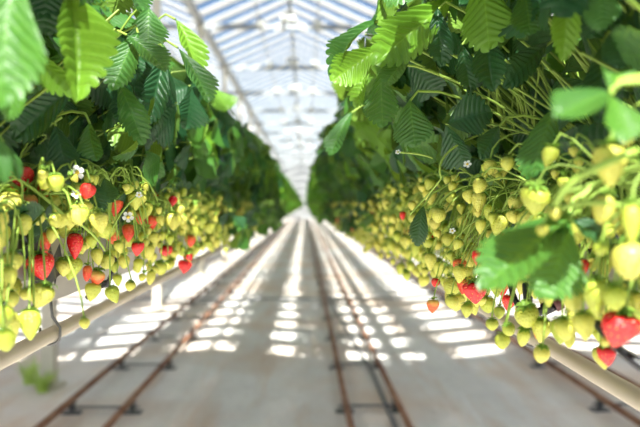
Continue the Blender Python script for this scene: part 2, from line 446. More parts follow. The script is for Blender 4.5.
# ------------------------------------------------------------------ gutters, pipes, bags
XC = {'left': -.487, 'right': .487}
SG = {'left': 1, 'right': -1}                  # towards the aisle
GB, GT = H - .150, H - .045                    # gutter bottom and rim
ROWS_Y0, ROWS_Y1 = .45, 79.0
def channel(y0, y1):
    mb = MB(); prof = [(-.125, .105), (-.125, .052), (-.105, .045), (-.092, 0), (.092, 0), (.105, .045), (.125, .052), (.125, .105), (.118, .105), (.118, .056), (.099, .050), (.087, .006), (-.087, .006), (-.099, .050), (-.118, .056), (-.118, .105)]
    mb.quadgrid([[(x, y, z) for x, z in prof] for y in (y0, y1)], closed=True)
    n = len(prof)
    return mb
def gutter(xc, label, full=True, group='growing gutters', y1=ROWS_Y1):
    root = tag(obj('growing_gutter', None, loc=(xc, 0, GB)), label, 'gutter', group)
    mb = channel(ROWS_Y0, y1); obj('channel', mb.mesh('gutter_channel', ['gutter'], False), root, loc=(xc, 0, GB))
    mb = MB(); mb.quadgrid([[(-.088, y, .014), (-.04, y, .016), (.04, y, .016), (.088, y, .014)] for y in (ROWS_Y0, y1)])
    obj('substrate', mb.mesh('substrate', ['soil']), root, loc=(xc, 0, GB))
    if full:
        hk = MB()
        hk.tube([(-.118, 0, .004), (0, 0, -.004), (.118, 0, .004)], .005, 6)
        for s in (-1, 1): hk.tube([(s * .118, 0, .11), (s * .132, 0, .09), (s * .132, 0, .04), (s * .112, 0, -.002), (s * .085, 0, -.006)], .005, 6)
        hm = hk.mesh('gutter_bracket', ['black'])
        hr = MB(); hr.tube([(0, 0, 0), (0, 0, 3.95 + .1)], .004, 5); hrm = hr.mesh('hanger', ['steel'])
        y = 1.33
        while y < 30:
            b = obj('gutter_bracket', hm, root, loc=(xc, y, GB)); y += 1.5
    return root
gutter(XC['left'], 'cream steel growing gutter carrying the left plant row')
gutter(XC['right'], 'cream steel growing gutter carrying the right plant row')
PIPE = {'left': (-.42, H - .214), 'right': (.392, H - .228)}
for side in ('left', 'right'):
    x, z = PIPE[side]
    root = tag(obj('growing_pipe', None, loc=(x, 0, z)), 'cream heating pipe hanging below the %s gutter' % side, 'pipe', 'cream heating pipes')
    mb = MB(); mb.tube([(0, ROWS_Y0, 0), (0, .7, 0), (0, 5, 0), (0, 20, 0), (0, ROWS_Y1, 0)], .0125, 14)
    obj('pipe', mb.mesh('heating_pipe', ['pipe']), root, loc=(x, 0, z))
    hk = MB(); s = SG[side]
    pts = [(-s * .0, 0, GB - z + .004), (s * .004, 0, .03), (s * .0165, 0, .012)] + [(s * .0165 * cos(a), 0, .0165 * sin(a)) for a in [-.2 - .3 * k for k in range(10)]] + [(-s * .017, 0, .012)]
    hk.tube(pts, .0026, 6); hm = hk.mesh('pipe_hook', ['dark_steel'])
    y = 1.16 if side == 'left' else 1.20
    while y < 24: obj('pipe_hook', hm, root, loc=(x, y, z)); y += 1.5

def bag_mesh():
    mb = MB(); n = 24; pts = []
    for i in range(n + 1):
        t = i / n; e = min(1, min(t, 1 - t) / .05); e = sqrt(max(0, 1 - (1 - e) ** 2)); row = []
        for k in range(14):
            a = 2 * pi * k / 14; cx = abs(cos(a)) ** .5 * (1 if cos(a) > 0 else -1); sz = abs(sin(a)) ** .6 * (1 if sin(a) > 0 else -1)
            row.append((cx * (.080 + .004 * sin(t * 60 + k)) * (.55 + .45 * e), t * .96, .05 + sz * .042 * (.15 + .85 * e) + .003 * sin(i * 2.1 + k * 1.7)))
        pts.append(row)
    mb.quadgrid(pts, closed=True); mb.f += [tuple(reversed(range(14))), tuple(n * 14 + k for k in range(14))]; mb.mi += [0, 0]; return mb.mesh('grow_bag', ['bag'])
bag_me = bag_mesh()
for side in ('left', 'right'):
    for k in range(5):
        o = obj('grow_bag', bag_me, loc=(XC[side], .47 + k * .99, GB + .012))
        tag(o, '%s dark plastic grow bag from the camera in the %s gutter' % (nth[k], side), 'grow bag', 'dark grow bags in the gutters')
# a loose dark flap of bag plastic shows behind the ripe berry in the left row
def flap(c, w, h, label):
    mb = MB(); pts = []
    for i in range(7):
        pts.append([(.0 + .012 * sin(i * .9) + .010 * j / 3, w * i / 6, -h * j / 4 * (1 + .10 * sin(i * 1.9))) for j in range(5)])
    mb.quadgrid(pts); mb.quadgrid([[(p[0] - .0012, p[1], p[2]) for p in r] for r in pts])
    return tag(obj('bag_flap', mb.mesh('bag_flap', ['bag']), loc=c), label, 'plastic sheet')
flap((XC['left'] + .128, .89, GT + .025), .15, .085, 'dark grey plastic flap hanging over the left gutter edge')
flap((XC['right'] - .142, .86, GT + .03), .12, .07, 'dark grey plastic flap hanging over the right gutter edge')

# drip hoses with drippers
def drip(name, pts, label, r=.0042, tip=None):
    P = [Vector(p) for p in pts]; path = []
    for i in range(len(P) - 1):
        a, b = P[i], P[i + 1]; ta = (P[i + 1] - P[max(i - 1, 0)]) / 6; tb = (P[min(i + 2, len(P) - 1)] - P[i]) / 6
        path += bez(a, a + ta, b - tb, b, 6)[(0 if i == 0 else 1):]
    root = tag(obj(name, None, loc=P[0]), label, 'hose', 'black drip hoses')
    mb = MB(); mb.tube([p - P[0] for p in path], r, 8); obj('tube', mb.mesh('drip_tube', ['black']), root, loc=P[0])
    if tip:
        mb = MB(); d = Vector(tip).normalized(); mb.tube([(0, 0, 0), d * .008, d * .0085, d * .024], [.0055, .0055, .0085, .0085], 10)
        obj('dripper', mb.mesh('dripper', ['black']), root, loc=P[-1])
        mb = MB(); mb.tube([d * .012, d * .013, d * .022, d * .023], [.0085, .0115, .0115, .0085], 8); obj('collar', mb.mesh('dripper_collar', ['maroon']), root, loc=P[-1] + d * .012)
    return root
drip('drip_hose', [at(508, 268, .97), at(513, 290, .95), at(520, 306, .93), at(532, 314, .92), at(539, 314, .92)], 'black drip hose curving to a maroon dripper under the right row', .0040, tip=(.8, -.1, .45))
drip('drip_hose', [at(527, 285, .90), at(529, 302, .88), at(536, 320, .87), at(552, 330, .86), at(575, 329, .84), at(592, 318, .82)], 'black drip hose looping down under the right row near the lens', .0042)
drip('drip_hose', [at(600, 325, .70), at(614, 342, .66), at(622, 350, .64), at(632, 358, .63), at(650, 372, .62)], 'short black drip hose beside the blurred red berry at the edge', .0045)
drip('drip_hose', [at(97, 268, 1.25), at(100, 283, 1.23), at(98, 292, 1.21), at(88, 297, 1.19)], 'black drip hose end bent round the left gutter edge', .0042)

# ------------------------------------------------------------------ leaves
def leaflet(nt=9, per=4, m=4, fold=.35, droop=.25, wave=.03, twist=.0, wid=.47, tooth=.10):
    """unit leaflet: base at the origin, tip at +Y, upper side +Z"""
    mb = MB(); n = nt * per; pts, uvs = [], []
    for i in range(n + 1):
        v = i / n; row, ur = [], []
        w = wid * (max(0.0, sin(pi * (v ** .82))) ** .72) * (1 if v < .5 else 1) + .004
        for j in range(-m, m + 1):
            s = j / m; a = abs(s)
            x = s * w; y = v + a * w * .8 * (1 - v) ** .7
            if a == 1.0:
                ph = (v * nt) % 1.0; k = max(0, sin(pi * ph)) ** .6 if per > 2 else (1 if i % 2 else 0)
                amp = tooth * (1 if v > .12 else 0) * min(1, (1 - v) * 4 + .35)
                x *= 1 + amp * (k - .4) * 2.2; y += amp * k * .6
            z = fold * abs(x) - droop * y * y - .028 * a * (1 - a) * 4 * (.5 + .5 * cos(2 * pi * v * nt)) * min(1, w * 3)
            z += wave * sin(v * 9 + s * 2.2) * a + twist * x * v - fold * .35 * a * a * w
            row.append((x, y, z)); ur.append((s * .5 + .5, v))
        pts.append(row); uvs.append(ur)
    mb.quadgrid(pts, uvs); 
    mb.f = [tuple(reversed(f)) for f in mb.f]
    if n and mb.f:                                  # upper side must face +Z
        a, b, c = (Vector(mb.v[k]) for k in mb.f[len(mb.f) // 2][:3])
        if (b - a).cross(c - b).z < 0: mb.f = [tuple(reversed(f)) for f in mb.f]
    return mb

def trifoliate(rnd, nt, per, m, size=1.0):
    mb = MB()
    for k, (a, sc) in enumerate(((0, 1.0), (rnd.uniform(62, 88), .9), (-rnd.uniform(62, 88), .9))):
        lf = leaflet(nt, per, m, rnd.uniform(.15, .6), rnd.uniform(.05, .5), rnd.uniform(.01, .05), rnd.uniform(-.4, .4), rnd.uniform(.45, .54))
        mt = Matrix.Rotation(radians(a), 4, 'Z') @ Matrix.Rotation(-rnd.uniform(.05, .5), 4, 'X') @ Matrix.Rotation(rnd.uniform(-.3, .3), 4, 'Y') @ Matrix.Scale(sc, 4) @ Matrix.Translation((0, .06, 0))
        mb.add(lf, mt)
    return mb
rl = random.Random(5)
def set3(builder, name):
    return {mt: None for mt in ()}
HI, LO = {}, {}
for mt in ('leaf', 'leaf_dark', 'leaf_pale'):
    HI[mt] = []; LO[mt] = []
his = [trifoliate(rl, 9, 4, 4) for _ in range(8)]; los = [trifoliate(rl, 7, 2, 2) for _ in range(6)]; tiny = [trifoliate(rl, 3, 1, 1) for _ in range(5)]
for mt in HI:
    HI[mt] = [b.mesh('trifoliate_leaf', [mt]) for b in his]; LO[mt] = [b.mesh('trifoliate_leaf_mid', [mt]) for b in los]
SINGLE = []
for k in range(6):
    SINGLE.append(leaflet(10, 6, 6, [.25, .5, .12, .4, .9, .3][k], [.15, .35, .25, .5, .3, .1][k], [.02, .035, .03, .02, .03, .04][k], [0, .3, -.3, .2, 0, -.2][k], [.48, .45, .50, .43, .48, .46][k], .10))
SINGLE_ME = {mt: [b.mesh('leaflet', [mt]) for b in SINGLE] for mt in HI}

# ------------------------------------------------------------------ berries
def berry(kind, rnd, seg=16):
    prof = {'cone': [(0, .05), (.015, .20), (.06, .32), (.17, .41), (.33, .43), (.5, .385), (.66, .30), (.8, .205), (.92, .11), (.985, .045), (1, .004)],
            'heart': [(.03, .05), (.0, .24), (.03, .38), (.13, .47), (.28, .50), (.45, .46), (.62, .365), (.78, .24), (.91, .125), (.985, .05), (1, .004)],
            'round': [(0, .05), (.02, .22), (.09, .36), (.22, .46), (.4, .49), (.58, .45), (.74, .36), (.87, .24), (.95, .14), (.99, .06), (1, .004)],
            'long': [(0, .05), (.015, .16), (.06, .25), (.17, .32), (.33, .345), (.5, .325), (.66, .28), (.8, .215), (.92, .13), (.985, .06), (1, .004)]}[kind]
    mb = MB(); ph = rnd.uniform(0, 6); pts = []; bx, by = rnd.uniform(-.06, .06), rnd.uniform(-.06, .06)
    fl = .84 if kind == 'heart' else rnd.uniform(.9, 1)
    for t, r in prof:
        pts.append([((r * (1 + .05 * sin(2 * a + ph) + .03 * sin(3 * a - ph))) * cos(a) + bx * t, (r * (1 + .05 * sin(2 * a + ph))) * sin(a) * fl + by * t, -t) for a in [2 * pi * k / seg for k in range(seg)]])
    mb.quadgrid(pts, closed=True)
    mb.f = [tuple(reversed(f)) for f in mb.f]
    return mb
def calyx(rnd, n=9, reach=.46, lift=.1, per=5):
    mb = MB()
    for k in range(n):
        a = 2 * pi * k / n + rnd.uniform(-.12, .12); d = Vector((cos(a), sin(a), 0)); sd = Vector((-sin(a), cos(a), 0)); L = reach * rnd.uniform(.8, 1.15); lf = lift * rnd.uniform(.3, 1.6)
        pts = []
        for i in range(per):
            t = i / (per - 1); c = d * (L * t) + Vector((0, 0, .015 + lf * sin(t * 2.2) - .10 * t * t * (1 if lift < .2 else -1))); w = .10 * (sin(pi * min(1, .28 + t * .72)) + .02)
            pts.append([c - sd * w, c + Vector((0, 0, -.015)), c + sd * w])
        mb.quadgrid(pts)
    mb.tube([(0, 0, -.01), (0, 0, .05), (.01, 0, .12)], [.05, .04, .03], 6)
    return mb
rb = random.Random(8)
KINDS = ['cone', 'heart', 'round', 'long']
BERRY = {k: [berry(k, rb) for _ in range(3)] for k in KINDS}
MATS = ['berry_unripe', 'berry_turning', 'berry_orange', 'berry_red']
BME = {(k, i, mt): BERRY[k][i].mesh('berry_' + k, [mt]) for k in KINDS for i in range(3) for mt in MATS}
CAL = [calyx(rb, n, r, l).mesh('calyx', ['calyx']) for n, r, l in ((9, .46, .1), (10, .5, .16), (8, .42, .06), (10, .55, .35))]
BLOW = {k: berry(k, rb, 6) for k in KINDS}
for b in BLOW.values():                            # coarse copies for the far rows
    pass
def coarse_berry():
    mb = MB(); pts = [[(r * cos(a), r * sin(a), -t) for a in [2 * pi * k / 5 for k in range(5)]] for t, r in ((0, .12), (.16, .41), (.5, .39), (1, .02))]
    mb.quadgrid(pts, closed=True); mb.f = [tuple(reversed(f)) for f in mb.f]; return mb
CB = coarse_berry()
fl = MB()
for k in range(5):
    a = 2 * pi * k / 5; d = Vector((cos(a), sin(a), 0)); sd = Vector((-sin(a), cos(a), 0)); pts = []
    for t, w in ((.18, .10), (.45, .30), (.75, .36), (.95, .20)):
        c = d * t + Vector((0, 0, .10 * t)); pts.append([c - sd * w, c + Vector((0, 0, -.03)), c + sd * w])
    fl.quadgrid(pts)
FLOWER = fl.mesh('flower_petals', ['petal'])
fc = MB(); fc.quadgrid([[(r * cos(a), r * sin(a), z) for a in [2 * pi * k / 10 for k in range(10)]] for z, r in ((0, .30), (.12, .30), (.24, .2), (.30, .03))], closed=True)
FCENTRE = fc.mesh('flower_centre', ['anther'])

# ------------------------------------------------------------------ plants
ENV = {'left': [(.15, -.05), (.20, .01), (.24, .08), (.265, .16), (.27, .25), (.23, .335), (.13, .39), (0, .41), (-.12, .385), (-.21, .30), (-.24, .20), (-.20, .06)],
       'right': [(.15, -.07), (.21, .01), (.27, .08), (.32, .16), (.375, .25), (.375, .34), (.31, .43), (.18, .50), (.02, .53), (-.13, .48), (-.22, .36), (-.25, .22), (-.20, .06)]}
ZB = H - .05                                       # crown level
def env_pt(side, t):
    e = ENV[side]; k = min(int(t), len(e) - 2); f = t - k
    p = Vector((e[k][0] * (1 - f) + e[k + 1][0] * f, e[k][1] * (1 - f) + e[k + 1][1] * f))
    d = Vector((e[k + 1][0] - e[k][0], e[k + 1][1] - e[k][1])).normalized()
    return p, Vector((d.y, -d.x))                  # point and outward normal in (u, z)
def leaf_pose(side, rnd, t, depth, y):
    p, n = env_pt(side, t); s = SG[side]
    p = p - n * depth
    nrm = Vector((n.x * s, rnd.gauss(0, .35), n.y + .25 + rnd.gauss(0, .2))).normalized()
    tan = Vector((n.y, -n.x))                      # down the aisle side
    dn = Vector((tan.x * s, rnd.gauss(0, .7), tan.y - .1))
    if n.y > .9: dn = Vector((s * rnd.uniform(-.6, 1), rnd.gauss(0, .9), -.1))
    if n.x < 0: dn = Vector((-tan.x * s, rnd.gauss(0, .6), -abs(tan.y) - .1))
    dn = (dn + n.x * Vector((s * .35, 0, 0)) + Vector((0, -.15, 0))).normalized()
    loc = Vector((p.x * s, y, p.y + .0))
    return loc, dn, nrm                            # local to the row centre, z above eye - as offset from H
def petiole_path(side, a, b, n=5):
    s = SG[side]; a, b = Vector(a), Vector(b); h = (b - a)
    return bez(a, a + Vector((h.x * .15, h.y * .2, max(.06, h.z * .55))), b + Vector((-h.x * .25, -h.y * .2, .02)), b, n)
def crown_mesh():
    mb = MB(); mb.tube([(0, 0, -.03), (0, 0, 0), (.004, 0, .02), (0, .003, .035)], [.012, .016, .014, .006], 8); return mb.mesh('crown', ['crown'])
CROWN = crown_mesh()
NT_ = 10.0
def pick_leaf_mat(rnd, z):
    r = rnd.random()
    if z < .12: return 'leaf_dark' if r < .6 else 'leaf'  # low leaves mostly darker, shade put into the colour
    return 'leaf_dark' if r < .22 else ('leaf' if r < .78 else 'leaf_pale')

def stalk_path(side, node, tip, n=5):
    node, tip = Vector(node), Vector(tip); h = tip - node
    return bez(node, node + Vector((h.x * .5, h.y * .5, .02)), tip + Vector((-h.x * .12, -h.y * .12, .035)), tip, n)

HERO = {'left': {}, 'right': {}}                   # plant index -> extra things placed by hand
PITCH = .25
def plant_y(i): return -.40 + PITCH * i
N_NEAR = 11                                        # up to 2.1 m away: every leaf and berry its own object
N_MID = 27                                         # up to 6 m: leaves are objects, berries one part
N_ALL = 154; N_FIRST = 4

plants = {'left': [], 'right': []}
BLK = []                                           # spheres that keep clear for hand-placed things: (centre, radius)

def near_plant(side, i):
    rnd = random.Random(1000 * (side == 'right') + i * 7 + 3)
    s = SG[side]; y0 = plant_y(i); xc = XC[side]
    root = obj('strawberry_plant', None, loc=(xc, y0, ZB)); plants[side].append(root)
    obj('crown', CROWN, root, loc=(xc + s * .03, y0, ZB + .01))
    pet = MB(); O = Vector((xc, y0, ZB))
    nl = 36 if side == 'left' else 41
    aisle_end = 7.4 if side == 'left' else 8.0
    for k in range(nl):
        t = (k + rnd.random()) / nl * aisle_end
        t = max(.25, t); layer = k % 3
        depth = (.0, .045, .10)[layer] + rnd.uniform(0, .03)
        y = y0 + rnd.uniform(-.15, .15)
        loc, dn, nrm = leaf_pose(side, rnd, t, depth, y)
        w = Vector((xc + loc.x, loc.y, H + loc.z))
        if any((w - c).length < r for c, r in BLK): continue
        tipw = w + dn * .045
        if any(w.y < c.y + .01 and (tipw - CAMP - (c - CAMP) * (tipw.y / c.y)).length < .052 for c in HLC): continue
        sc = rnd.uniform(.058, .088) * (.8 if loc.z < .1 else 1)
        mt = pick_leaf_mat(rnd, loc.z) if layer == 0 else ('leaf_dark' if rnd.random() < .75 else 'leaf')  # inner layers painted darker, as canopy shade
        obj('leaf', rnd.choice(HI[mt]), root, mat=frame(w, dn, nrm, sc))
        a = Vector((xc + s * .03 + rnd.uniform(-.012, .012), y0 + rnd.uniform(-.02, .02), ZB + .02))
        pet.tube([p - O for p in petiole_path(side, a, w)], .0018, 5, cap=False)
    for k in range(13):                            # deep inner leaves in the darkest green, shade put into their colour
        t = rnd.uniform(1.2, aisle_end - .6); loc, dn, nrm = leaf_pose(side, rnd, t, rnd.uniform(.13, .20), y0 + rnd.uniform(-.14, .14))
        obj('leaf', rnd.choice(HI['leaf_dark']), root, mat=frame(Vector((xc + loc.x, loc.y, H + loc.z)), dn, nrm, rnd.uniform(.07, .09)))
    # hidden back side: one joined part
    back = MB(); 
    for k in range(26):
        t = rnd.uniform(aisle_end - .8, len(ENV[side]) - 1.3)
        loc, dn, nrm = leaf_pose(side, rnd, t, rnd.uniform(0, .06), y0 + rnd.uniform(-.14, .14))
        back.add(rnd.choice(los), frame(Vector((loc.x, loc.y - y0, loc.z + H - ZB)), dn, nrm, rnd.uniform(.06, .085)))
    tag(obj('back_foliage', back.mesh('back_foliage', ['leaf']), root, loc=O), kind='stuff')
    for k in range(18):                            # bundles of bare stalks near the crown
        a = Vector((s * .03 + rnd.uniform(-.02, .02), rnd.uniform(-.07, .07), .02)); e = Vector((s * rnd.uniform(.08, .24), rnd.uniform(-.15, .15), rnd.uniform(.14, .33)))
        pet.tube(bez(a, a + Vector((s * .02, 0, .07)), e * .7 + Vector((0, 0, .02)), e, 4), .0017, 5, cap=False)
    tag(obj('leaf_stalks', pet.mesh('leaf_stalks', ['petiole']), root, loc=O), kind='stuff')
    fruits(side, i, root, rnd)
    return root

def fruits(side, i, root, rnd):
    s = SG[side]; y0 = plant_y(i); xc = XC[side]; O = Vector((xc, y0, ZB))
    n = (70 if side == 'right' else 50) if i > N_FIRST else (24 if side == 'right' else 8)
    st = MB(); nodes = []
    for k in range(4):
        nd = Vector((s * rnd.uniform(.13, .21), rnd.uniform(-.11, .11), rnd.uniform(.03, .10)))
        nodes.append(nd); a = Vector((s * .03, rnd.uniform(-.02, .02), .02))
        st.tube(bez(a, a + Vector((s * .03, 0, .09)), nd + Vector((-s * .05, 0, .02)), nd, 6), [.0024] * 6 + [.0018], 6, cap=False)
    placed = []; tries = 0
    while len(placed) < n and tries < 1600:
        tries += 1
        z = -.165 + .225 * rnd.random() ** .95; 
        if side == 'left': z = -.125 + .165 * rnd.random() ** .95
        u = rnd.uniform(.148, .235 if side == 'left' else .275) - (max(0, z) * .2)
        if z < -.08: u = rnd.uniform(.15, .22 if side == 'left' else .25)
        if i == N_FIRST: z = max(z, -.10) + rnd.uniform(0, .03)
        y = y0 + rnd.uniform(-.135, .135)
        size = rnd.choice([.014, .017, .02, .023, .026, .029, .031]) if z < .03 else rnd.choice([.011, .013, .016, .02, .025])
        p = Vector((xc + s * u, y, H + z)); c = p - Vector((0, 0, size * .5))
        if any((c - q).length < (size + r) * .38 for q, r in placed + FIXED): continue
        if i < 7 and side == 'left' and z < -.06 and rnd.random() < .75: continue
        if any(p.y < q.y and (c - CAMP - (q - CAMP) * (p.y / q.y)).length < r * .55 + size * .4 for q, r in FIXED): continue
        placed.append((c, size))
        nd = min(nodes, key=lambda q: (q + O - p).length + rnd.uniform(0, .03))
        tilt = frame(p, Vector((rnd.gauss(0, .25), 1, rnd.gauss(0, .25))), Vector((rnd.gauss(0, .22), rnd.gauss(0, .2), 1)), size)
        tilt = tilt @ Matrix.Rotation(rnd.uniform(0, 6.28), 4, 'Z')
        if size <= .0135 and z > .02 and rnd.random() < .05:
            f = obj('flower', FLOWER, root, mat=frame(p, Vector((rnd.gauss(0, .5), rnd.gauss(0, .5), 1)), Vector((s * 1, -1.2, rnd.uniform(-.2, .6))), .0095))
            m2 = f.matrix_basis.copy(); c2 = obj('flower_centre', FCENTRE, f); c2.matrix_basis = Matrix.Identity(4)
        else:
            kd = rnd.choice(['cone', 'cone', 'round', 'long', 'heart']) if size > .02 else rnd.choice(['round', 'cone'])
            rr = rnd.random(); mt = 'berry_unripe'
            if size > .019 and i > N_FIRST:
                lim = .018
                if rr < lim: mt = 'berry_red'
                elif rr < lim * 1.5: mt = 'berry_orange'
                elif rr < lim * 2.6: mt = 'berry_turning'
            add_berry(root, tilt, kd, rnd.randrange(3), mt, True, 3 if size < .016 else rnd.randrange(3))
        st.tube([q for q in stalk_path(side, nd, p - O + Vector((0, 0, .002)))], [.0013] * 5 + [.001], 5, cap=False)
    tag(obj('fruit_stalks', st.mesh('fruit_stalks', ['stalk']), root, loc=O), kind='stuff')

def add_berry(root, mat, kd, var, mt, cal=True, ci=0, label=None):
    b = obj('strawberry', BME[(kd, var, mt)], root, mat=mat, label=label)
    if cal:
        c = bpy.data.objects.new('calyx', CAL[ci]); COL.objects.link(c); c.parent = b
    return b

# hand-placed berries: x, y in the photograph, distance, width, height (px), shape, ripeness
HB = [
 ('left', 40, 267, .90, 28, 27, 'heart', 'berry_red'), ('left', 43, 246, .93, 22, 28, 'cone', 'berry_orange'), ('left', 77, 246, .98, 17, 26, 'cone', 'berry_red'),
 ('left', 22, 181, .86, 30, 30, 'cone', 'berry_red'), ('left', 117, 207, 1.15, 17, 20, 'cone', 'berry_orange'), ('left', 130, 233, 1.2, 14, 18, 'cone', 'berry_orange'),
 ('left', 156, 194, 1.55, 10, 13, 'cone', 'berry_red'), ('left', 89, 273, 1.06, 13, 16, 'long', 'berry_orange'), ('left', 186, 267, 1.55, 13, 13, 'heart', 'berry_red'),
 ('left', 166, 251, 1.5, 13, 11, 'round', 'berry_red'), ('left', 191, 241, 1.7, 12, 12, 'cone', 'berry_orange'), ('left', 75, 268, 1.0, 22, 24, 'cone', 'berry_unripe'),
 ('left', 66, 268, .97, 18, 17, 'cone', 'berry_unripe'), ('left', 100, 279, 1.1, 16, 17, 'cone', 'berry_turning'), ('left', 97, 257, 1.08, 13, 17, 'cone', 'berry_unripe'),
 ('left', 85, 323, .83, 11, 11, 'round', 'berry_unripe'), ('left', 14, 299, .78, 14, 15, 'round', 'berry_unripe'), ('left', 27, 294, .80, 11, 11, 'round', 'berry_unripe'),
 ('left', 4, 316, .70, 24, 24, 'round', 'berry_unripe'), ('left', 10, 278, .74, 18, 22, 'cone', 'berry_unripe'), ('left', 15, 262, .78, 22, 20, 'round', 'berry_unripe'),
 ('left', 55, 236, .88, 14, 16, 'cone', 'berry_unripe'), ('left', 25, 225, .80, 18, 22, 'round', 'berry_unripe'), ('left', 41, 218, .86, 13, 15, 'round', 'berry_unripe'),
 ('left', 118, 280, 1.2, 10, 12, 'cone', 'berry_unripe'), ('left', 125, 262, 1.2, 12, 14, 'round', 'berry_unripe'), ('left', 139, 264, 1.3, 10, 12, 'round', 'berry_unripe'),
 ('left', 58, 201, .88, 13, 13, 'round', 'berry_unripe'), ('left', 6, 340, .68, 22, 22, 'round', 'berry_unripe'),
 ('right', 475, 294, .98, 23, 22, 'heart', 'berry_red'), ('right', 479, 259, 1.02, 13, 17, 'cone', 'berry_red'), ('right', 505, 288, .98, 14, 20, 'cone', 'berry_red'),
 ('right', 460, 268, 1.1, 16, 18, 'cone', 'berry_orange'), ('right', 437, 283, 1.15, 9, 9, 'round', 'berry_red'), ('right', 465, 287, 1.08, 14, 16, 'cone', 'berry_orange'),
 ('right', 629, 334, .60, 38, 36, 'heart', 'berry_red'), ('right', 585, 269, .74, 14, 18, 'cone', 'berry_red'), ('right', 612, 166, .52, 36, 42, 'cone', 'berry_unripe'),
 ('right', 598, 300, .62, 28, 40, 'cone', 'berry_unripe'), ('right', 549, 290, .72, 20, 36, 'long', 'berry_unripe'), ('right', 585, 328, .66, 24, 28, 'cone', 'berry_unripe'),
 ('right', 574, 302, .68, 22, 24, 'round', 'berry_unripe'), ('right', 630, 262, .55, 34, 38, 'round', 'berry_unripe'), ('right', 617, 300, .58, 22, 26, 'round', 'berry_unripe'),
 ('right', 525, 288, .92, 14, 16, 'cone', 'berry_unripe'), ('right', 493, 326, .93, 13, 12, 'round', 'berry_unripe'), ('right', 497, 287, .96, 17, 22, 'cone', 'berry_unripe'),
 ('right', 462, 275, 1.05, 16, 18, 'cone', 'berry_unripe'), ('right', 484, 270, 1.0, 12, 14, 'cone', 'berry_unripe'), ('right', 431, 262, 1.2, 14, 17, 'cone', 'berry_unripe'),
 ('right', 491, 168, .90, 15, 15, 'cone', 'berry_unripe'), ('right', 482, 227, .95, 12, 15, 'cone', 'berry_unripe'), ('right', 493, 219, .92, 10, 12, 'cone', 'berry_unripe'),
 ('right', 440, 216, 1.1, 15, 15, 'round', 'berry_unripe'), ('right', 608, 210, .55, 22, 30, 'round', 'berry_unripe'), ('right', 634, 225, .5, 22, 40, 'cone', 'berry_unripe'),
 ('right', 434, 307, 1.12, 14, 14, 'cone', 'berry_turning'), ('right', 468, 312, 1.05, 14, 14, 'cone', 'berry_unripe'), ('right', 452, 303, 1.08, 14, 14, 'round', 'berry_unripe'),
 ('right', 556, 214, .56, 12, 12, 'round', 'berry_unripe'), ('right', 545, 231, .56, 12, 12, 'round', 'berry_unripe'), ('right', 604, 250, .54, 14, 13, 'round', 'berry_unripe'), ('right', 610, 344, .62, 10, 10, 'round', 'berry_unripe'),
]
FIXED = []; CAMP = Vector((0, 0, H))
HBW = []
for (side, px, py, Y, w, h, kd, mt) in HB:
    hh = h * Y / F; ww = w * Y / F; c = at(px, py, Y); top = c + Vector((0, 0, hh * .5))
    HBW.append((side, top, ww, hh, kd, mt)); FIXED.append((c, max(ww, hh) * .95))

